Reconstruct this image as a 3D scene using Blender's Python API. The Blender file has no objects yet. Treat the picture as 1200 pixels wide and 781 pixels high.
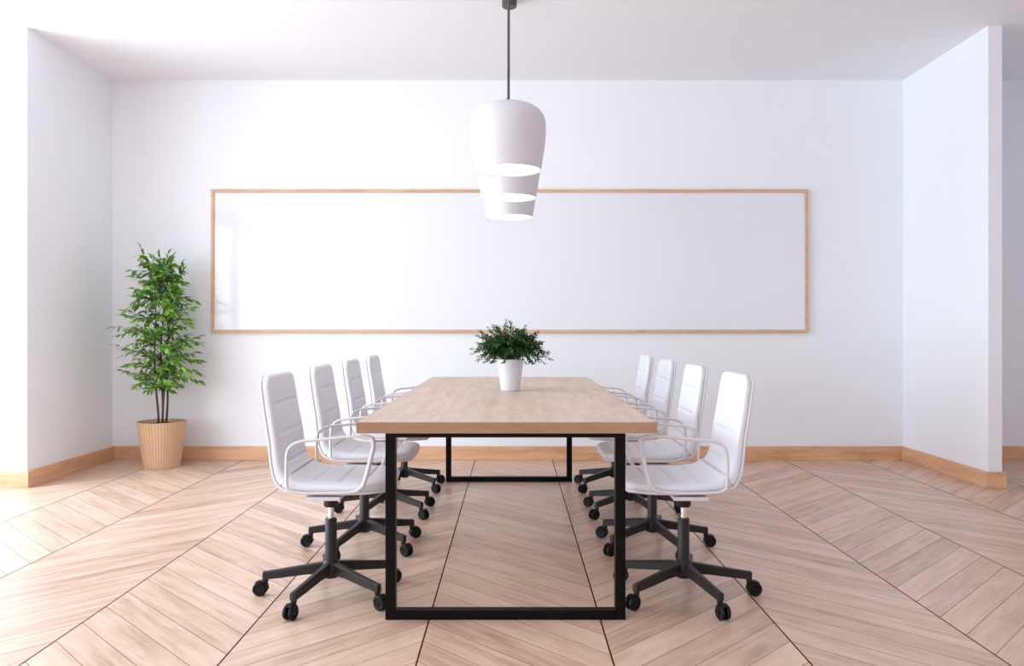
import bpy, bmesh, math, random
from mathutils import Vector, Matrix

# ------------------------------------------------------------------ camera
SC = bpy.context.scene
COL = SC.collection
PI = math.pi
cam_d = bpy.data.cameras.new('camera')
cam = bpy.data.objects.new('camera', cam_d)
COL.objects.link(cam)
cam.location = (0, 0, 1.1)
cam.rotation_euler = (PI / 2, 0, 0)
cam_d.sensor_width = 36
cam_d.lens = 28.0
cam_d.shift_x = -1 / 1200
cam_d.shift_y = -4.5 / 1200
cam_d.clip_start = 0.05
SC.camera = cam

# ------------------------------------------------------------------ light
SC.view_settings.view_transform = 'Standard'
SC.view_settings.look = 'None'
SC.view_settings.gamma = 1
SC.view_settings.use_curve_mapping = False
SC.view_settings.exposure = 0.0
world = bpy.data.worlds.new('world')
SC.world = world
world.use_nodes = True
world.node_tree.nodes['Background'].inputs[0].default_value = (0.80, 0.88, 1.0, 1)
world.node_tree.nodes['Background'].inputs[1].default_value = 1.6

RL, RR, RB, RF, H = -5.2, 5.2, 6.71, -4.9, 3.2      # room: left, right, back wall, front wall, height
LW, LY = -3.373, 5.53                                 # inner left wall and its near corner
PX0, PX1, PY = 3.287, 3.382, 5.506                    # partition on the right
WIN_L = [(-3.8, -1.7), (-1.4, 0.7), (1.0, 3.1), (3.3, 5.4)]         # window openings in the left wall (y from, to)


def area(name, loc, rot, sx, sy, power, colr):
    d = bpy.data.lights.new(name, 'AREA')
    d.shape = 'RECTANGLE'
    d.size, d.size_y = sx, sy
    d.energy = power
    d.color = colr
    o = bpy.data.objects.new(name, d)
    COL.objects.link(o)
    o.location = loc
    o.rotation_euler = rot
    return o


for (a, b), pw in zip(WIN_L, (80, 96, 118, 176)):      # daylight in the left windows, facing +x
    area('window_daylight', (RL - 0.06, (a + b) / 2, 1.6), (0, -PI / 2, 0), 2.7, b - a, pw, (0.835, 0.968, 1.025))
SC.cycles.max_bounces = 12
SC.cycles.diffuse_bounces = 10
SC.cycles.sample_clamp_indirect = 6
SC.cycles.use_denoising = True


# ------------------------------------------------------------------ node helpers
def lin(r, g, b):
    f = lambda c: (c / 255 / 12.92) if c / 255 <= 0.04045 else ((c / 255 + 0.055) / 1.055) ** 2.4
    return (f(r), f(g), f(b), 1)


class NT:
    def __init__(s, name, rough=0.5, spec=0.5):
        s.m = bpy.data.materials.new(name)
        s.m.use_nodes = True
        s.t = s.m.node_tree
        s.b = s.t.nodes['Principled BSDF']
        s.b.inputs['Roughness'].default_value = rough
        s.b.inputs['Specular IOR Level'].default_value = spec

    def n(s, typ, **kw):
        nd = s.t.nodes.new(typ)
        for k, v in kw.items():
            setattr(nd, k, v)
        return nd

    def put(s, sock, v):
        if isinstance(v, bpy.types.NodeSocket):
            s.t.links.new(v, sock)
        else:
            sock.default_value = v

    def math(s, op, a, b=None, c=None):
        nd = s.n('ShaderNodeMath', operation=op)
        s.put(nd.inputs[0], a)
        if b is not None:
            s.put(nd.inputs[1], b)
        if c is not None:
            s.put(nd.inputs[2], c)
        return nd.outputs[0]

    def comb(s, x, y, z=0.0):
        nd = s.n('ShaderNodeCombineXYZ')
        s.put(nd.inputs[0], x); s.put(nd.inputs[1], y); s.put(nd.inputs[2], z)
        return nd.outputs[0]

    def sep(s, v):
        nd = s.n('ShaderNodeSeparateXYZ')
        s.put(nd.inputs[0], v)
        return nd.outputs

    def noise(s, vec, scale=5.0, detail=3.0, rough=0.5, dist=0.0):
        nd = s.n('ShaderNodeTexNoise')
        s.put(nd.inputs['Vector'], vec)
        nd.inputs['Scale'].default_value = scale
        nd.inputs['Detail'].default_value = detail
        nd.inputs['Roughness'].default_value = rough
        nd.inputs['Distortion'].default_value = dist
        return nd.outputs[0]

    def obj(s):
        return s.n('ShaderNodeTexCoord').outputs['Object']

    def ramp(s, fac, stops):
        nd = s.n('ShaderNodeValToRGB')
        cr = nd.color_ramp
        while len(cr.elements) < len(stops):
            cr.elements.new(0.5)
        for e, (p, c) in zip(cr.elements, stops):
            e.position = p; e.color = c
        s.put(nd.inputs[0], fac)
        return nd.outputs[0]

    def mix(s, fac, a, b, mode='MIX'):
        nd = s.n('ShaderNodeMix', data_type='RGBA', blend_type=mode)
        s.put(nd.inputs[0], fac); s.put(nd.inputs[6], a); s.put(nd.inputs[7], b)
        return nd.outputs[2]

    def bump(s, h, strength=0.2, dist=0.002):
        nd = s.n('ShaderNodeBump')
        nd.inputs['Strength'].default_value = strength
        nd.inputs['Distance'].default_value = dist
        s.put(nd.inputs['Height'], h)
        s.t.links.new(nd.outputs[0], s.b.inputs['Normal'])

    def col(s, v):
        s.put(s.b.inputs['Base Color'], v)
        return s.m


def painted(name, c, rough=0.5, spec=0.5, var=0.03, scale=6, bump=0.0, bscale=300):
    n = NT(name, rough, spec)
    v = n.obj()
    f = n.noise(v, scale, 2)
    d = tuple(x * (1 - var) for x in c[:3]) + (1,)
    n.col(n.ramp(f, [(0.3, d), (0.7, c)]))
    if bump:
        n.bump(n.noise(v, bscale, 2), bump, 0.001)
    return n.m


def wood(name, base, dark, axis='x', scale=1.0, rough=0.45, rings=False):
    n = NT(name, rough, 0.4)
    x, y, z = n.sep(n.obj())[:3]
    a, b, c = {'x': (x, y, z), 'y': (y, x, z), 'z': (z, x, y)}[axis]
    v = n.comb(n.math('MULTIPLY', a, 1.1 * scale), n.math('MULTIPLY', b, 9 * scale), n.math('MULTIPLY', c, 9 * scale))
    f1 = n.noise(v, 2.2, 5, 0.6, 0.6)
    v2 = n.comb(n.math('MULTIPLY', a, 6 * scale), n.math('MULTIPLY', b, 90 * scale), n.math('MULTIPLY', c, 90 * scale))
    f2 = n.noise(v2, 2.0, 3)
    f = n.math('ADD', n.math('MULTIPLY', f1, 0.7), n.math('MULTIPLY', f2, 0.3))
    n.col(n.ramp(f, [(0.32, dark), (0.55, base), (0.75, tuple(min(1, q * 1.12) for q in base[:3]) + (1,))]))
    n.bump(f2, 0.06, 0.0006)
    return n.m


# ------------------------------------------------------------------ materials
M = {}
M['wall'] = painted('white wall paint', (0.872, 0.893, 0.936, 1), 0.6, 0.3, 0.012, 2, 0.03, 250)
M['ceil'] = painted('white ceiling paint', (0.865, 0.884, 0.928, 1), 0.7, 0.2, 0.012, 2)
M['skirt'] = wood('oak skirting', lin(222, 177, 140), lin(198, 148, 108), 'x', 1.0, 0.45)
M['skirt_y'] = wood('oak skirting lengthwise', lin(222, 177, 140), lin(198, 148, 108), 'y', 1.0, 0.45)
M['table'] = wood('pale oak tabletop', lin(210, 186, 168), lin(188, 160, 142), 'y', 1.0, 0.42)
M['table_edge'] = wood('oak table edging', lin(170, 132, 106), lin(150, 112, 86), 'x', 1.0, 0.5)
M['board_frame'] = wood('pale oak picture rail', lin(216, 180, 150), lin(190, 150, 120), 'x', 1.4, 0.5)
M['black'] = painted('black powder coated steel', (0.004, 0.0035, 0.0035, 1), 0.4, 0.12, 0.1, 20, 0.05, 900)
M['grey_plastic'] = painted('dark grey nylon', (0.022, 0.018, 0.017, 1), 0.4, 0.3, 0.06, 20, 0.04, 900)
M['caster'] = painted('black caster rubber', (0.006, 0.0055, 0.006, 1), 0.4, 0.22, 0.06, 30)
M['leather'] = painted('white leatherette', (0.74, 0.75, 0.805, 1), 0.45, 0.4, 0.015, 9, 0.06, 500)
M['shell'] = painted('white moulded plastic shell', (0.70, 0.69, 0.735, 1), 0.35, 0.5, 0.015, 9)
M['arm'] = painted('white lacquered steel rod', (0.68, 0.645, 0.66, 1), 0.3, 0.5, 0.01, 9)
M['canopy'] = painted('dark bronze metal', (0.07, 0.062, 0.062, 1), 0.4, 0.5, 0.05, 20)
M['cord'] = painted('dark textile cord', (0.13, 0.12, 0.125, 1), 0.6, 0.3, 0.05, 40)
M['shade'] = painted('white enamel lamp shade', (0.69, 0.685, 0.735, 1), 0.45, 0.3, 0.01, 4)
M['ceramic'] = painted('white glazed ceramic', (0.76, 0.755, 0.79, 1), 0.25, 0.5, 0.01, 8)
M['soil'] = painted('dark potting soil', (0.035, 0.022, 0.015, 1), 0.9, 0.2, 0.5, 60, 0.6, 120)
M['bark'] = painted('brown grey bark', (0.13, 0.085, 0.065, 1), 0.8, 0.2, 0.35, 40, 0.4, 150)
M['board'] = painted('glossy white writing surface', (0.82, 0.83, 0.89, 1), 0.05, 0.5, 0.004, 2)
ch = NT('chrome', 0.12)
ch.b.inputs['Metallic'].default_value = 1
ch.col(ch.ramp(ch.noise(ch.obj(), 20, 2), [(0.3, (0.82, 0.82, 0.84, 1)), (0.7, (0.9, 0.9, 0.92, 1))]))
M['chrome'] = ch.m
g = NT('frosted lamp diffuser', 0.5)
g.col((1, 1, 1, 1))
g.b.inputs['Emission Color'].default_value = (1.0, 0.985, 0.97, 1)
g.b.inputs['Emission Strength'].default_value = 2.2
M['glow'] = g.m


def leaf_mat(name, dark, mid, light, scale):
    n = NT(name, 0.42, 0.4)
    isl = n.n('ShaderNodeNewGeometry').outputs['Random Per Island']
    f = n.math('ADD', n.math('MULTIPLY', n.noise(n.obj(), scale, 2, 0.6), 0.4), n.math('MULTIPLY', isl, 0.6))
    n.col(n.ramp(f, [(0.15, dark), (0.5, mid), (0.85, light)]))
    n.b.inputs['Subsurface Weight'].default_value = 0.0
    tr = n.n('ShaderNodeBsdfTranslucent')
    tr.inputs[0].default_value = light
    mx = n.n('ShaderNodeMixShader')
    mx.inputs[0].default_value = 0.16
    n.t.links.new(n.b.outputs[0], mx.inputs[1])
    n.t.links.new(tr.outputs[0], mx.inputs[2])
    n.t.links.new(mx.outputs[0], n.t.nodes['Material Output'].inputs[0])
    return n.m


M['ficus'] = leaf_mat('fig leaves', (0.018, 0.075, 0.008, 1), (0.085, 0.26, 0.022, 1), (0.33, 0.56, 0.09, 1), 40)
M['box'] = leaf_mat('small dark leaves', (0.005, 0.020, 0.004, 1), (0.017, 0.062, 0.009, 1), (0.06, 0.17, 0.025, 1), 45)


def wicker():
    n = NT('woven wicker', 0.55, 0.3)
    x, y, z = n.sep(n.obj())[:3]
    ang = n.math('ARCTAN2', y, x)
    k = n.math('MULTIPLY', ang, 48 / (2 * PI))
    fx = n.math('PINGPONG', k, 0.5)
    zz = n.math('ADD', n.math('MULTIPLY', z, 62.0), n.math('MULTIPLY', n.math('MODULO', n.math('FLOOR', n.math('ADD', k, 100)), 2), 0.5))
    fz = n.math('PINGPONG', zz, 0.5)
    h = n.math('ADD', n.math('MULTIPLY', fx, 1.2), n.math('MULTIPLY', fz, 0.8))
    w = n.n('ShaderNodeTexWhiteNoise', noise_dimensions='1D')
    n.put(w.inputs['W'], n.math('FLOOR', k))
    c = n.ramp(h, [(0.0, lin(150, 108, 78)), (0.35, lin(206, 168, 134)), (1.0, lin(228, 198, 166))])
    c2 = n.mix(n.math('MULTIPLY', w.outputs[0], 0.35), c, lin(198, 154, 118), 'MIX')
    n.col(c2)
    n.bump(h, 0.5, 0.004)
    return n.m


M['wicker'] = wicker()

# chevron parquet
FX0, FW, FY0, FP = -0.965, 0.648, 2.686, 0.175


def parquet():
    n = NT('chevron oak parquet', 0.36, 0.6)
    x, y, z = n.sep(n.obj())[:3]
    xr = n.math('SUBTRACT', x, FX0)
    k = n.math('DIVIDE', xr, FW)
    i = n.math('FLOOR', k)
    f = n.math('SUBTRACT', k, i)
    a = n.math('PINGPONG', xr, FW)
    p = n.math('DIVIDE', n.math('SUBTRACT', n.math('SUBTRACT', y, a), FY0), FP)
    ip = n.math('FLOOR', p)
    fp = n.math('SUBTRACT', p, ip)
    par = n.math('FLOORED_MODULO', i, 2.0)
    sg = n.math('SUBTRACT', 1.0, n.math('MULTIPLY', par, 2.0))      # +1 rises to the right
    u = n.math('MULTIPLY', n.math('ADD', x, n.math('MULTIPLY', y, sg)), 0.7071)
    v = n.math('MULTIPLY', n.math('SUBTRACT', y, n.math('MULTIPLY', x, sg)), 0.7071)
    wn = n.n('ShaderNodeTexWhiteNoise', noise_dimensions='2D')
    n.put(wn.inputs['Vector'], n.comb(i, ip))
    rnd = wn.outputs[0]
    off = n.math('MULTIPLY', rnd, 37.0)
    v1 = n.comb(n.math('ADD', n.math('MULTIPLY', u, 1.3), off), n.math('MULTIPLY', v, 15.0), off)
    g1 = n.noise(v1, 1.6, 5, 0.6, 0.9)
    v2 = n.comb(n.math('MULTIPLY', u, 5.0), n.math('MULTIPLY', v, 130.0), off)
    g2 = n.noise(v2, 1.5, 3, 0.5)
    v3 = n.comb(n.math('ADD', n.math('MULTIPLY', u, 0.9), off), n.math('MULTIPLY', v, 3.5), off)
    g3 = n.noise(v3, 2.2, 2, 0.5, 1.2)
    fac = n.math('ADD', n.math('ADD', n.math('MULTIPLY', g1, 0.5), n.math('MULTIPLY', g2, 0.18)), n.math('MULTIPLY', g3, 0.32))
    fac = n.math('ADD', fac, n.math('MULTIPLY', n.math('SUBTRACT', rnd, 0.5), 0.13))
    c = n.ramp(fac, [(0.30, lin(166, 133, 114)), (0.45, lin(202, 169, 148)), (0.57, lin(218, 187, 167)), (0.75, lin(229, 204, 185))])
    joint = n.math('MULTIPLY', n.math('MINIMUM', fp, n.math('SUBTRACT', 1.0, fp)), FP * 0.7071)
    seam = n.math('MULTIPLY', n.math('MINIMUM', f, n.math('SUBTRACT', 1.0, f)), FW)
    ju = n.math('COMPARE', joint, 0.0, 0.0012)
    sm = n.math('COMPARE', seam, 0.0, 0.0031)
    c = n.mix(n.math('MULTIPLY', ju, 0.85), c, lin(92, 56, 38))
    c = n.mix(n.math('MULTIPLY', sm, 0.95), c, lin(50, 27, 17))
    n.col(c)
    n.put(n.b.inputs['Roughness'], n.math('ADD', 0.27, n.math('MULTIPLY', g1, 0.16)))
    n.put(n.b.inputs['Specular IOR Level'], n.math('MULTIPLY', 0.6, n.math('SUBTRACT', 1.0, n.math('MAXIMUM', ju, sm))))
    hgt = n.math('SUBTRACT', n.math('MULTIPLY', g2, 0.25), n.math('MAXIMUM', ju, sm))
    n.bump(hgt, 0.22, 0.0012)
    return n.m


M['floor'] = parquet()


# ------------------------------------------------------------------ mesh helpers
def mesh_obj(name, verts, faces, mat, parent=None, smooth=False, loc=None):
    me = bpy.data.meshes.new(name)
    me.from_pydata([tuple(v) for v in verts], [], faces)
    me.materials.append(mat)
    me.validate()
    if smooth:
        me.polygons.foreach_set('use_smooth', [True] * len(me.polygons))
    me.update()
    o = bpy.data.objects.new(name, me)
    COL.objects.link(o)
    if parent:
        o.parent = parent
    if loc:
        o.location = loc
    return o


class MB:
    """collects geometry for ONE mesh object"""
    def __init__(s):
        s.v, s.f = [], []

    def add(s, v, f):
        o = len(s.v)
        s.v += [Vector(p) for p in v]
        s.f += [tuple(i + o for i in q) for q in f]

    def box(s, a, b, bevel=0.0, mtx=None):
        bm = bmesh.new()
        bmesh.ops.create_cube(bm, size=1)
        for vt in bm.verts:
            vt.co = Vector([(a[k] + b[k]) / 2 + vt.co[k] * (b[k] - a[k]) for k in range(3)])
        if bevel:
            bmesh.ops.bevel(bm, geom=bm.edges[:], offset=bevel, segments=2, profile=0.5, affect='EDGES')
        if mtx:
            bmesh.ops.transform(bm, matrix=mtx, verts=bm.verts)
        s.frombm(bm)

    def frombm(s, bm):
        bm.verts.index_update()
        s.add([v.co.copy() for v in bm.verts], [[v.index for v in f.verts] for f in bm.faces])
        bm.free()

    def lathe(s, prof, seg=40, c=(0, 0, 0), mtx=None):
        """prof: (r, z) list, open; r=0 ends collapse to caps"""
        vs, fs, rings = [], [], []
        for (r, z) in prof:
            if r < 1e-6:
                rings.append([len(vs)]); vs.append(Vector((0, 0, z)))
            else:
                rings.append(list(range(len(vs), len(vs) + seg)))
                vs += [Vector((r * math.cos(2 * PI * k / seg), r * math.sin(2 * PI * k / seg), z)) for k in range(seg)]
        for A, B in zip(rings, rings[1:]):
            for k in range(seg):
                k2 = (k + 1) % seg
                if len(A) == 1 and len(B) > 1:
                    fs.append((A[0], B[k2], B[k]))
                elif len(B) == 1 and len(A) > 1:
                    fs.append((A[k], A[k2], B[0]))
                elif len(A) > 1:
                    fs.append((A[k], A[k2], B[k2], B[k]))
        if mtx:
            vs = [mtx @ p for p in vs]
        s.add([p + Vector(c) for p in vs], fs)

    def tube(s, pts, rad, seg=10, closed=False, caps=True):
        pts = [Vector(p) for p in pts]
        n = len(pts)
        rads = rad if isinstance(rad, (list, tuple)) else [rad] * n
        T = []
        for i in range(n):
            a = pts[(i - 1) % n] if (closed or i > 0) else pts[i]
            b = pts[(i + 1) % n] if (closed or i < n - 1) else pts[i]
            T.append((b - a).normalized())
        ref = Vector((0, 0, 1)) if abs(T[0].z) < 0.9 else Vector((0, 1, 0))
        N = (ref - T[0] * ref.dot(T[0])).normalized()
        vs, fs = [], []
        for i in range(n):
            N = (N - T[i] * N.dot(T[i])).normalized()
            B = T[i].cross(N)
            for k in range(seg):
                a = 2 * PI * k / seg
                vs.append(pts[i] + (N * math.cos(a) + B * math.sin(a)) * rads[i])
        for i in range(n if closed else n - 1):
            j = (i + 1) % n
            for k in range(seg):
                k2 = (k + 1) % seg
                fs.append((i * seg + k, i * seg + k2, j * seg + k2, j * seg + k))
        if caps and not closed:
            fs.append(tuple(reversed(range(seg))))
            fs.append(tuple((n - 1) * seg + k for k in range(seg)))
        s.add(vs, fs)

    def build(s, name, mat, parent=None, smooth=False, loc=None, auto=False):
        o = mesh_obj(name, s.v, s.f, mat, parent, smooth or auto, loc)
        if auto:
            me = o.data
            bm = bmesh.new(); bm.from_mesh(me)
            for e in bm.edges:
                if len(e.link_faces) == 2 and e.calc_face_angle(0) > math.radians(38):
                    e.smooth = False
            bm.to_mesh(me); bm.free()
        return o


def thing(name, label, cat, loc=(0, 0, 0), rz=0, group=None):
    o = bpy.data.objects.new(name, None)
    COL.objects.link(o)
    o.empty_display_size = 0.1
    o.location = loc
    o.rotation_euler = (0, 0, rz)
    o['label'] = label
    o['category'] = cat
    if group:
        o['group'] = group
    return o


def struct(o):
    o['kind'] = 'structure'
    return o


def catmull(pts, n=8, closed=False):
    out = []
    P = [Vector(p) for p in pts]
    m = len(P)
    rng = range(m if closed else m - 1)
    for i in rng:
        if closed:
            a, b, c, d = P[(i - 1) % m], P[i], P[(i + 1) % m], P[(i + 2) % m]
        else:
            a, b, c, d = P[max(i - 1, 0)], P[i], P[i + 1], P[min(i + 2, m - 1)]
        for k in range(n):
            t = k / n
            out.append(0.5 * ((2 * b) + (c - a) * t + (2 * a - 5 * b + 4 * c - d) * t * t + (3 * b - a - 3 * c + d) * t ** 3))
    if not closed:
        out.append(P[-1].copy())
    return out


# ------------------------------------------------------------------ room shell
T = 0.15
b = MB(); b.box((RL - T, RF - T, -0.1), (RR + T, RB + T, 0)); struct(b.build('floor', M['floor']))
b = MB(); b.box((RL - T, RF - T, H), (RR + T, RB + T, H + 0.1)); struct(b.build('ceiling', M['ceil']))
b = MB(); b.box((LW - 0.001, RB, 0), (RR + T, RB + T, H)); struct(b.build('wall_back', M['wall']))
b = MB(); b.box((RR, RF, 0), (RR + T, RB, H)); struct(b.build('wall_right', M['wall']))
# block on the left: its right side is the room's left wall, its front is the bright return
b = MB(); b.box((RL - T, LY, 0), (LW, RB + T, H)); struct(b.build('wall_left', M['wall']))
b = MB(); b.box((PX0, PY, 0), (PX1, RB, H)); struct(b.build('wall_partition', M['wall']))


def wall_with_openings(name, axis, c0, c1, spans, lo, hi, z0, z1):
    m = MB()
    def bx(a, b_, za, zb):
        if axis == 'x':
            m.box((c0, a, za), (c1, b_, zb))
        else:
            m.box((a, c0, za), (b_, c1, zb))
    cur = lo
    for (a, b_) in spans:
        bx(cur, a, 0, H)
        bx(a, b_, 0, z0)
        bx(a, b_, z1, H)
        cur = b_
    bx(cur, hi, 0, H)
    return struct(m.build(name, M['wall']))


wall_with_openings('wall_window_side', 'x', RL - T, RL, WIN_L, RF, LY, 0.25, 2.95)
b = MB(); b.box((RL - T, RF - T, 0), (RR + T, RF, H)); struct(b.build('wall_front', M['wall']))


def window_frame(idx, axis, c, a, b_, z0, z1):
    m = MB()
    w, d = 0.05, 0.05
    def bx(p, q, za, zb):
        if axis == 'x':
            m.box((c - d / 2, p, za), (c + d / 2, q, zb), 0.004)
        else:
            m.box((p, c - d / 2, za), (q, c + d / 2, zb), 0.004)
    bx(a, a + w, z0, z1); bx(b_ - w, b_, z0, z1)
    bx(a, b_, z0, z0 + w); bx(a, b_, z1 - w, z1)
    bx((a + b_) / 2 - w / 2, (a + b_) / 2 + w / 2, z0, z1)
    struct(m.build('window_%d' % idx, M['shade']))


for i, (a, b_) in enumerate(WIN_L):
    window_frame(i + 1, 'x', RL - 0.02, a, b_, 0.25, 2.95)

BH, BT = 0.115, 0.02


def skirting(name, a, b_, mat):
    m = MB(); m.box(a, b_, 0.002); struct(m.build(name, mat))


skirting('baseboard_back', (LW + BT, RB - BT, 0), (PX0 - BT, RB, BH), M['skirt'])
skirting('baseboard_back_right', (PX1 + BT, RB - BT, 0), (RR, RB, BH), M['skirt'])
skirting('baseboard_left', (LW, LY, 0), (LW + BT, RB, BH), M['skirt_y'])
skirting('baseboard_left_return', (RL, LY - BT, 0), (LW + BT, LY, BH), M['skirt'])
skirting('baseboard_partition', (PX0 - BT, PY, 0), (PX0, RB, BH), M['skirt_y'])
skirting('baseboard_partition_end', (PX0 - BT, PY - BT, 0), (PX1 + BT, PY, BH), M['skirt'])
skirting('baseboard_partition_right', (PX1, PY, 0), (PX1 + BT, RB, BH), M['skirt_y'])
skirting('baseboard_right', (RR - BT, RF, 0), (RR, RB - BT, BH), M['skirt_y'])

# ------------------------------------------------------------------ whiteboard
WB = thing('whiteboard', 'long glossy white board in a thin pale wood frame on the back wall', 'whiteboard', (-0.027, RB, 1.07))
hw, hh, fw, fd = 2.505, 1.204, 0.026, 0.035
m = MB()
m.box((-hw, -fd, 0), (hw, -0.001, fw), 0.002); m.box((-hw, -fd, hh - fw), (hw, -0.001, hh), 0.002)
m.box((-hw, -fd, fw), (-hw + fw, -0.001, hh - fw), 0.002); m.box((hw - fw, -fd, fw), (hw, -0.001, hh - fw), 0.002)
m.build('frame', M['board_frame'], WB)
m = MB(); m.box((-hw + fw, -0.022, fw), (hw - fw, -0.001, hh - fw)); m.build('board_surface', M['board'], WB)

# ------------------------------------------------------------------ table
TX, TY0, TY1 = -0.023, 2.992, 5.84
TB = thing('conference_table', 'long pale oak conference table on black square steel frames', 'table', (TX, (TY0 + TY1) / 2, 0))
L2 = (TY1 - TY0) / 2
m = MB(); m.box((-0.562, -L2 + 0.003, 0.708), (0.562, L2 - 0.003, 0.75), 0.001); m.build('tabletop', M['table'], TB)
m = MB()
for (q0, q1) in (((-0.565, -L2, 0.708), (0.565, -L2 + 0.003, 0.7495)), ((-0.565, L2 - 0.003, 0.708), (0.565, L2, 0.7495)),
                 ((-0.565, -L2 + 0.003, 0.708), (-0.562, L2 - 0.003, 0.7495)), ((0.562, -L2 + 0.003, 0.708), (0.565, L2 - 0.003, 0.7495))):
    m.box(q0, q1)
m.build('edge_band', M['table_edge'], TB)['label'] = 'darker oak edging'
for ys in (-1, 1):
    y0 = ys * (L2 - 0.018 - 0.02)
    if ys > 0:
        y0 = 5.75 - (TY0 + TY1) / 2
    a, c = y0 - 0.02, y0 + 0.02
    for xs in (-1, 1):
        m = MB(); m.box((xs * 0.435 - 0.019 - 0.005, a, 0.036), (xs * 0.435 + 0.019 - 0.005, c, 0.690), 0.0015)
        m.build('leg', M['black'], TB)
    m = MB(); m.box((-0.459, a, 0.0), (0.449, c, 0.036), 0.0015); m.build('foot_rail', M['black'], TB)
    m = MB(); m.box((-0.459, a, 0.690), (0.449, c, 0.708), 0.0015); m.build('top_rail', M['black'], TB)

# ------------------------------------------------------------------ office chair
OUT = [(-.252, .915), (-.243, .855), (-.230, .768), (-.213, .670), (-.203, .585), (-.190, .522), (-.163, .479), (-.115, .459),
       (-.04, .453), (.08, .450), (.17, .452), (.225, .453), (.262, .448)]
dense = catmull([(p[0], 0, p[1]) for p in OUT], 24)
acc = [0]
for p, q in zip(dense, dense[1:]):
    acc.append(acc[-1] + (q - p).length)
SL = acc[-1]


def prof(s):
    s = min(max(s, 0), SL)
    lo, hi = 0, len(acc) - 1
    while hi - lo > 1:
        mid = (lo + hi) // 2
        if acc[mid] <= s: lo = mid
        else: hi = mid
    t = (s - acc[lo]) / max(1e-9, acc[hi] - acc[lo])
    p = dense[lo].lerp(dense[hi], t)
    q0, q1 = dense[max(lo - 6, 0)], dense[min(hi + 6, len(dense) - 1)]
    tg = (q1 - q0).normalized()
    return p, Vector((-tg.z, 0, tg.x)) * 1.0


def inward(s):
    p, nrm = prof(s)          # towards the sitter: +x on the back, +z on the seat
    if nrm.x + nrm.z < 0:
        nrm = -nrm
    return p, nrm


def halfw(s, extra=0.0):
    k = s / SL
    if k < 0.45:
        w = 0.186 + 0.022 * (k / 0.45)
    else:
        w = 0.208 + 0.016 * min(1, (k - 0.45) / 0.2)
    # rounded corners at both ends
    def corner(d, r, R):
        if d >= r: return 0.0
        x = 1 - max(d, 0) / r
        return R * (1 - math.sqrt(max(0, 1 - x * x)))
    w -= corner(s, 0.055, 0.055)
    w -= corner(SL - s, 0.10, 0.115)
    return max(w + extra, 0.01)


GROOVES = [0.118, 0.238, 0.358, 0.478, 0.585, 0.69, 0.79]
GR = [x for x in GROOVES if x < SL - 0.05]


def slab(name, s0, s1, base, th, mat, parent, extra=0.0, groove=False, ns=110, nt=40, end0=0.012, end1=0.012, cup=0.006, thick_bend=0.0):
    vs, fs = [], []
    svals = []
    for i in range(ns + 1):
        t = i / ns
        svals.append(s0 + (s1 - s0) * (0.5 - 0.5 * math.cos(PI * t)) * 0.35 + (s1 - s0) * t * 0.65)
    loops = []
    for s in svals:
        p, nr = inward(s)
        e = 1.0
        if s - s0 < end0: e = min(e, math.sqrt(max(0, 1 - (1 - (s - s0) / end0) ** 2)))
        if s1 - s < end1: e = min(e, math.sqrt(max(0, 1 - (1 - (s1 - s) / end1) ** 2)))
        e = max(e, 0.02)
        w = halfw(s, extra)
        loop = []
        for k in range(nt):
            a = 2 * PI * k / nt
            ca, sa = math.cos(a), math.sin(a)
            y = w * math.copysign(abs(ca) ** 0.30, ca)
            nn = th / 2 * e * math.copysign(abs(sa) ** 0.42, sa)
            yy = y / w
            if groove and sa > 0:
                puff = 0.006 * (1 - abs(yy) ** 4)
                gsum = 0
                for gq in GR:
                    gsum += math.exp(-((s - gq) / 0.0065) ** 2)
                edge = 1 if abs(yy) < 0.72 else max(0, 1 - (abs(yy) - 0.72) / 0.14)
                nn += (puff - 0.0065 * gsum * edge) * e
            if sa > 0: nn += thick_bend * e * sa * math.exp(-((s - 0.45) / 0.075) ** 2)
            off = base + th / 2 + nn + cup * yy * yy
            loop.append(len(vs))
            vs.append(p + nr * off + Vector((0, y, 0)))
        loops.append(loop)
    for A, B in zip(loops, loops[1:]):
        for k in range(nt):
            k2 = (k + 1) % nt
            fs.append((A[k], A[k2], B[k2], B[k]))
    fs.append(tuple(reversed(loops[0])))
    fs.append(tuple(loops[-1]))
    o = mesh_obj(name, vs, fs, mat, parent, True)
    bm = bmesh.new(); bm.from_mesh(o.data)
    bmesh.ops.recalc_face_normals(bm, faces=bm.faces)
    bm.to_mesh(o.data); bm.free()
    return o


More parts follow.
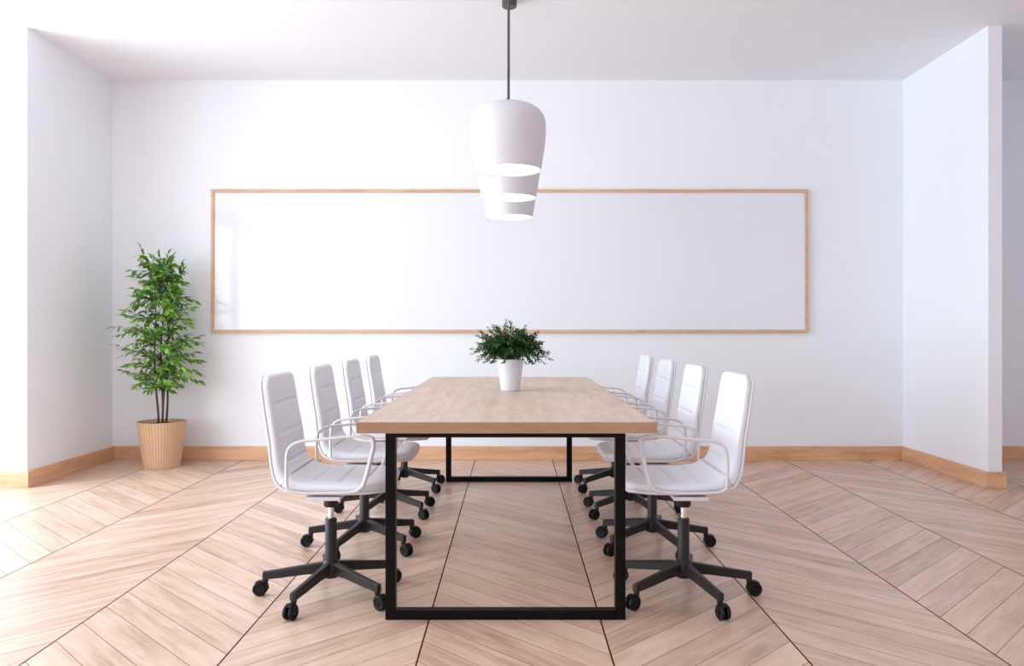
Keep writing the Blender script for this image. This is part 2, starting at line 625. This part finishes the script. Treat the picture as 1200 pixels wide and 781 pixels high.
def make_chair(label, group):
    t = thing('office_chair', label, 'chair', (0, 0, 0), 0, group)
    # moulded shell, upholstered back and seat
    slab('shell', 0.002, SL - 0.004, 0.0, 0.017, M['shell'], t, extra=0.0, ns=90, nt=28)
    SB = 0.455
    slab('backrest', 0.0, SB, 0.0095, 0.034, M['leather'], t, extra=0.0, groove=True, thick_bend=0.028, end0=0.018, end1=0.006)
    slab('seat', SB + 0.001, SL, 0.0095, 0.037, M['leather'], t, extra=0.0, groove=True, thick_bend=0.028, end0=0.006, end1=0.03)
    # armrests: closed loops of bent rod
    for ys in (-1, 1):
        yy = ys * 0.236
        P = [(-.116, .500), (-.117, .600), (-.106, .645), (-.066, .668), (.0, .675), (.10, .685), (.175, .690), (.208, .683),
             (.217, .655), (.205, .600), (.182, .515), (.163, .487), (.125, .473), (.02, .470), (-.07, .472), (-.106, .482)]
        pts = catmull([(p[0], yy, p[1]) for p in P], 6, True)
        rads = []
        for q in pts:
            rads.append(0.0062 + (0.0026 if q.x > 0.15 and q.z < 0.68 else 0.0))
        m = MB(); m.tube(pts, rads, 10, True); m.build('armrest', M['arm'], t, True)
    # mounting plate between the arms, under the shell
    m = MB()
    m.box((-0.05, -0.226, 0.438), (0.085, 0.226, 0.4525), 0.003)
    m.build('mounting_plate', M['shell'], t)
    m = MB()
    m.box((0.06, -0.09, 0.420), (0.105, 0.09, 0.4335), 0.003)
    m.box((-0.055, -0.07, 0.408), (0.075, 0.07, 0.4335), 0.008)
    m.lathe([(0, .368), (0.026, .368), (0.030, .374), (0.030, .410), (0, .410)], 24)
    m.build('tilt_mechanism', M['grey_plastic'], t, auto=True)
    m = MB(); m.lathe([(0, .30), (0.0115, .30), (0.0115, .372), (0, .372)], 24); m.build('gas_lift', M['chrome'], t, auto=True)
    m = MB()
    m.lathe([(0, .09), (0.024, .09), (0.024, .316), (0.0215, .320), (0.0125, .320), (0.0125, .312), (0, .312)], 28)
    m.build('column', M['grey_plastic'], t, auto=True)
    m = MB()
    m.lathe([(0, .074), (0.022, .074), (0.034, .080), (0.037, .090), (0.037, .128), (0.032, .142), (0.0246, .150), (0.0246, .08), (0, .08)], 30)
    m.build('hub', M['grey_plastic'], t, auto=True)
    for k in range(5):
        ang = PI + k * 2 * PI / 5
        R = Matrix.Rotation(ang, 4, 'Z')
        bm = bmesh.new()
        secs = [(0.030, 0.094, 0.140, 0.016), (0.10, 0.090, 0.128, 0.0145), (0.20, 0.076, 0.111, 0.0125), (0.280, 0.067, 0.098, 0.0115)]
        rows = []
        for (x, z0, z1, w) in secs:
            c = 0.005
            rows.append([bm.verts.new((x, -w, z0)), bm.verts.new((x, w, z0)), bm.verts.new((x, w, z1 - c)), bm.verts.new((x, w - c, z1)),
                         bm.verts.new((x, -w + c, z1)), bm.verts.new((x, -w, z1 - c))])
        for A, B in zip(rows, rows[1:]):
            for j in range(6):
                j2 = (j + 1) % 6
                bm.faces.new((A[j], A[j2], B[j2], B[j]))
        bm.faces.new(rows[0][::-1]); bm.faces.new(rows[-1])
        bmesh.ops.recalc_face_normals(bm, faces=bm.faces)
        mm = MB(); mm.frombm(bm)
        mm.lathe([(0, .056), (0.0105, .056), (0.0115, .060), (0.0115, .097), (0.010, .099), (0, .099)], 20, (0.270, 0, 0))
        mm.v = [R @ v for v in mm.v]
        leg = mm.build('leg', M['grey_plastic'], t, auto=True)
        # twin wheel caster trailing outwards
        cm = MB()
        RX = Matrix.Rotation(PI / 2, 4, 'X')
        for sgn in (-1, 1):
            wz = [(0, -0.009), (0.012, -0.009), (0.024, -0.008), (0.0285, -0.004), (0.0290, 0.0), (0.0285, 0.004), (0.024, 0.008), (0.019, 0.0075), (0.017, 0.0055), (0.008, 0.0055), (0.006, 0.0085), (0, 0.0085)]
            if sgn > 0:
                mt = Matrix.Rotation(-PI / 2, 4, 'X')
            else:
                mt = RX
            cm.lathe(wz, 26, (0.292, sgn * 0.0125, 0.029), mt)
        # hood between the wheels and fork
        hood = []
        for q in range(13):
            a = math.radians(-10 + 20 * q)
            hood.append((0.292 - 0.031 * math.cos(a) * 1.0, 0.031 * math.sin(a) + 0.029))
        for q in range(12):
            (xa, za), (xb, zb) = hood[q], hood[q + 1]
            if za > 0.02 and zb > 0.02:
                pass
        cm.tube([(0.270, 0, 0.064), (0.270, 0, 0.050), (0.278, 0, 0.038), (0.292, 0, 0.029)], [0.0095, 0.0095, 0.008, 0.006], 12)
        hv, hf = [], []
        for q, (x, z) in enumerate(hood[:8]):
            ux, uz = (x - 0.292) / 0.031, (z - 0.029) / 0.031
            for (rr, y) in ((0.0298, -0.0135), (0.0325, -0.0135), (0.0325, 0.0135), (0.0298, 0.0135)):
                hv.append((0.292 + ux * rr, y, 0.029 + uz * rr))
        for q in range(7):
            for j in range(4):
                j2 = (j + 1) % 4
                hf.append((q * 4 + j, q * 4 + j2, q * 4 + 4 + j2, q * 4 + 4 + j))
        hf += [(3, 2, 1, 0), (28, 29, 30, 31)]
        cm.add(hv, hf)
        cm.v = [R @ v for v in cm.v]
        cm.build('caster', M['caster'], leg, auto=True)
    return t


def dup(root):
    r = root.copy(); COL.objects.link(r)
    for c0 in root.children:
        c = c0.copy(); COL.objects.link(c); c.parent = r
        for g0 in c0.children:
            d = g0.copy(); COL.objects.link(d); d.parent = c
    return r


CX = [-0.751, 0.705]
CY = [3.29, 4.03, 4.77, 5.51]
place = ['nearest the camera', 'second from the camera', 'third from the camera', 'farthest from the camera']
side = ['left', 'right']
first = None
for si in (0, 1):
    for j in range(4):
        lab = 'white padded office chair, %s side of table, %s' % (side[si], place[j])
        if first is None:
            first = make_chair(lab, 'office chairs along the table')
            ch_o = first
        else:
            ch_o = dup(first)
            ch_o['label'] = lab
        ch_o.location = (CX[si], CY[j], 0)
        ch_o.rotation_euler = (0, 0, PI * si)

# ------------------------------------------------------------------ pendant lamps
LX, LZ = -0.022, 1.812
SH = [(0.149, 0), (0.153, 0.03), (0.158, 0.06), (0.167, 0.12), (0.1705, 0.165), (0.171, 0.185), (0.170, 0.205), (0.165, 0.232),
      (0.152, 0.256), (0.133, 0.274), (0.108, 0.287), (0.075, 0.296), (0.04, 0.300), (0.012, 0.301)]
lab_l = ['white bell pendant lamp nearest the camera, largest of the three', 'white bell pendant lamp, middle one of the row over the table',
         'white bell pendant lamp farthest from the camera, lowest in view']


def make_lamp():
    t = thing('pendant_lamp', lab_l[0], 'lamp', (0, 0, 0), 0, 'white pendant lamps in a row over the table')
    m = MB()
    sm = catmull([(r, 0, z) for (r, z) in SH], 4)
    outp = [(p.x, p.z) for p in sm]
    inn = [(max(r - 0.004, 0.006), z - (0.004 if z > 0.25 else 0)) for (r, z) in outp]
    m.lathe(list(reversed(inn)) + [(0.1475, -0.001)] + outp, 72)
    m.build('lamp_shade', M['shade'], t, True)
    m = MB(); m.lathe([(0.1450, 0.004), (0, 0.004)], 64)
    m.lathe([(0.1450, 0.004), (0.1452, 0.008), (0, 0.008)], 64)
    m.build('diffuser', M['glow'], t)
    m = MB(); m.lathe([(0.012, 0.298), (0.014, 0.302), (0.012, 0.316), (0.006, 0.322), (0.0042, 0.322)], 20); m.build('cord_grip', M['canopy'], t, auto=True)
    m = MB(); m.tube([(0, 0, 0.29), (0, 0, H - LZ - 0.04)], 0.0034, 10); m.build('cord', M['cord'], t, True)
    zt = H - LZ
    m = MB(); m.lathe([(0, zt - 0.052), (0.01, zt - 0.052), (0.043, zt - 0.050), (0.047, zt - 0.045), (0.047, zt), (0, zt)], 36); m.build('canopy', M['canopy'], t, auto=True)
    return t


lamp = make_lamp()
for j, y in enumerate((3.57, 4.32, 5.07)):
    o = lamp if j == 0 else dup(lamp)
    o.location = (LX, y, LZ)
    o['label'] = lab_l[j]


# ------------------------------------------------------------------ leaves
def add_leaf(mb, base, d, up, ln, wd, fold=0.25, droop=0.25):
    """one pointed oval leaf, folded along its midrib and arching"""
    d = d.normalized()
    sd = d.cross(up)
    if sd.length < 1e-4:
        sd = d.cross(Vector((1, 0, 0)))
    sd.normalize()
    nm = sd.cross(d).normalized()
    prof_ = [(0.0, 0.04), (0.22, 0.75), (0.48, 1.0), (0.75, 0.62), (1.0, 0.0)]
    vs, fs = [], []
    for (t, w) in prof_:
        c = base + d * (ln * t) - nm * (droop * ln * t * t)
        if w > 0:
            vs += [c + sd * (wd / 2 * w) + nm * (fold * wd / 2 * w), c, c - sd * (wd / 2 * w) + nm * (fold * wd / 2 * w)]
        else:
            vs.append(c)
    for i in range(3):
        a = i * 3
        fs += [(a, a + 1, a + 4, a + 3), (a + 1, a + 2, a + 5, a + 4)]
    fs += [(9, 10, 12), (10, 11, 12)]
    mb.add(vs, fs)


# ------------------------------------------------------------------ potted fig tree
rnd = random.Random(7)
FT = thing('potted_fig_tree', 'tall leafy green fig tree in a woven wicker basket pot in the left corner', 'plant', (-2.80, 6.355, 0))
m = MB()
pr = [(0, 0.0), (0.134, 0.0), (0.137, 0.003)]
for i in range(1, 40):
    z = 0.003 + 0.355 * i / 39
    r = 0.137 + 0.046 * (i / 39) + 0.0012 * math.sin(i * PI)
    pr.append((r, z))
pr += [(0.186, 0.360), (0.185, 0.366), (0.178, 0.368), (0.172, 0.362), (0.170, 0.32), (0.168, 0.30), (0, 0.30)]
m.lathe(pr, 96)
m.build('basket_pot', M['wicker'], FT, True)
m = MB()
sp = []
for i in range(8):
    r = 0.166 * (1 - i / 8)
    sp.append((r, 0.335 + 0.006 * math.sin(i * 2.1)))
sp.append((0, 0.342))
m.lathe([(0.166, 0.305)] + sp, 40)
m.build('soil', M['soil'], FT, True)
ENV = [(0.58, 0.16), (0.64, 0.28), (0.75, 0.31), (0.90, 0.325), (1.05, 0.33), (1.20, 0.32), (1.32, 0.28), (1.45, 0.25), (1.55, 0.22), (1.64, 0.18), (1.72, 0.10)]


def env(z):
    for (a, ra), (c, rc) in zip(ENV, ENV[1:]):
        if a <= z <= c:
            return ra + (rc - ra) * (z - a) / (c - a)
    return 0.05


trunks = []
TB_ = [((-0.022, -0.01), (-0.085, 0.02), 1.50), ((-0.006, 0.015), (-0.015, 0.05), 1.42), ((0.014, -0.014), (0.07, -0.03), 1.46), ((0.026, 0.010), (0.045, 0.06), 1.36)]
for (bx, by), (tx, ty), top in TB_:
    pts = []
    ph = rnd.uniform(0, 6)
    for i in range(15):
        t = i / 14
        z = 0.325 + (top - 0.325) * t
        pts.append(Vector((bx + (tx - bx) * t + 0.012 * math.sin(ph + t * 7) * t ** 0.3, by + (ty - by) * t + 0.012 * math.cos(ph + t * 6) * t ** 0.3, z)))
    m = MB(); m.tube(pts, [0.0095 - 0.0062 * i / 14 for i in range(15)], 8)
    m.build('trunk', M['bark'], FT, True)
    trunks.append(pts)
br, lf = MB(), MB()


def spray(p0, p1, sag, nl, r0):
    pts = []
    for i in range(9):
        t = i / 8
        q = p0.lerp(p1, t)
        q.z += sag * math.sin(PI * t) - 0.3 * sag * t * t
        pts.append(q)
    br.tube(pts, [r0 * (1 - 0.75 * i / 8) for i in range(9)], 5)
    for k in range(nl):
        t = 0.30 + 0.70 * k / (nl - 1)
        i = min(int(t * 8), 7)
        q = pts[i].lerp(pts[i + 1], t * 8 - i)
        d = (pts[i + 1] - pts[i]).normalized()
        sdir = d.cross(Vector((0, 0, 1)))
        if sdir.length < 0.1:
            sdir = Vector((1, 0, 0))
        sdir.normalize()
        sg = 1 if k % 2 else -1
        if k == nl - 1:
            ld = d
        else:
            ld = d * 0.7 + sdir * sg * rnd.uniform(0.4, 1.0) + Vector((rnd.uniform(-.25, .25), rnd.uniform(-.25, .25), rnd.uniform(-0.75, 0.4)))
        up = Vector((rnd.uniform(-0.9, 0.5), rnd.uniform(-1.3, 0.3), 1)).normalized()
        ln = rnd.uniform(0.050, 0.074)
        add_leaf(lf, q + Vector((0, 0, rnd.uniform(-0.004, 0.004))), ld, up, ln, ln * rnd.uniform(0.36, 0.43), 0.3, rnd.uniform(0.1, 0.4))


nb = 150
for i in range(nb):
    z1 = 0.62 + (1.70 - 0.62) * ((i + 0.5) / nb) ** 0.95
    ang = i * 2.39996 + rnd.uniform(-0.3, 0.3)
    R_ = env(z1) * (rnd.uniform(0.66, 1.04) if i % 3 else rnd.uniform(0.25, 0.65))
    tr = trunks[i % 4]
    zb = min(z1 - rnd.uniform(0.05, 0.16), tr[-1].z)
    zb = max(zb, 0.60)
    ti = (zb - 0.325) / (tr[-1].z - 0.325) * 14
    a_ = min(int(ti), 13)
    p0 = tr[a_].lerp(tr[a_ + 1], ti - a_)
    p1 = Vector((-0.02 + R_ * math.cos(ang), R_ * math.sin(ang), z1))
    p1.y = max(min(p1.y, 0.27), -0.31)
    spray(p0, p1, rnd.uniform(0.0, 0.07), rnd.randint(10, 15), 0.0026)
spray(trunks[0][-1], Vector((-0.15, -0.03, 1.735)), 0.01, 12, 0.0028)
spray(trunks[2][-1], Vector((0.09, 0.0, 1.68)), 0.01, 12, 0.0028)
spray(trunks[1][-1], Vector((-0.03, 0.02, 1.69)), 0.01, 12, 0.0028)
lf.v = [Vector((v.x, min(v.y, 0.335), v.z)) for v in lf.v]
br.build('branches', M['bark'], FT, True)
lf.build('foliage', M['ficus'], FT, True)

# ------------------------------------------------------------------ plant on the table
rnd = random.Random(11)
TP = thing('potted_plant', 'small bushy dark green plant in a white tapered pot on the table', 'plant', (-0.0145, 4.545, 0.75))
m = MB()
m.lathe([(0, 0.0), (0.050, 0.0), (0.0535, 0.003), (0.060, 0.05), (0.069, 0.12), (0.0755, 0.170), (0.0765, 0.176), (0.0755, 0.179), (0.0725, 0.177),
         (0.071, 0.165), (0.070, 0.150), (0, 0.150)], 64)
m.build('pot', M['ceramic'], TP, auto=True)
m = MB()
m.lathe([(0.069, 0.1505), (0.069, 0.160), (0.05, 0.163), (0.03, 0.161), (0, 0.164)], 32)
m.build('soil', M['soil'], TP, True)
st, lf = MB(), MB()
for i in range(210):
    ang = i * 2.39996 + rnd.uniform(-0.2, 0.2)
    el = math.asin(min(1, 0.17 + 0.83 * rnd.random()))           # elevation, spread over the dome
    if rnd.random() < 0.07:
        el = rnd.uniform(-0.05, 0.12)
    ln = rnd.uniform(0.12, 0.215) * (1.0 + 0.16 * math.sin(el) ** 2)
    b0 = Vector((rnd.uniform(0, 0.045) * math.cos(ang), rnd.uniform(0, 0.045) * math.sin(ang), 0.160))
    d = Vector((math.cos(ang) * math.cos(el), math.sin(ang) * math.cos(el), math.sin(el)))
    pts = []
    for k in range(9):
        t = k / 8
        q = b0 + d * (ln * t)
        q.z += 0.045 * math.sin(PI * min(1, t * 1.1)) * math.cos(el)
        q.z += 0.018 * (1 - abs(2 * t - 1)) 
        pts.append(q)
    st.tube(pts, [0.0014 * (1 - 0.6 * k / 8) for k in range(9)], 4)
    nl = 17
    for k in range(nl):
        t = 0.16 + 0.84 * k / (nl - 1)
        j = min(int(t * 8), 7)
        q = pts[j].lerp(pts[j + 1], t * 8 - j)
        dd = (pts[j + 1] - pts[j]).normalized()
        sd = dd.cross(Vector((0, 0, 1)))
        if sd.length < 0.1:
            sd = Vector((1, 0, 0))
        sd.normalize()
        nn = sd.cross(dd)
        for sgn in (-1, 1):
            th = k * 1.57 + rnd.uniform(-0.3, 0.3)
            out = (sd * math.cos(th) + nn * math.sin(th)) * sgn
            ld = dd * 0.8 + out * 0.8
            sz = rnd.uniform(0.015, 0.023) * (1.0 if k < nl - 3 else 0.8)
            add_leaf(lf, q, ld, Vector((rnd.uniform(-1, 1), rnd.uniform(-1, 1), 1.2)), sz, sz * 0.52, 0.2, 0.15)
st.build('stems', M['bark'], TP, True)
lf.build('foliage', M['box'], TP, True)
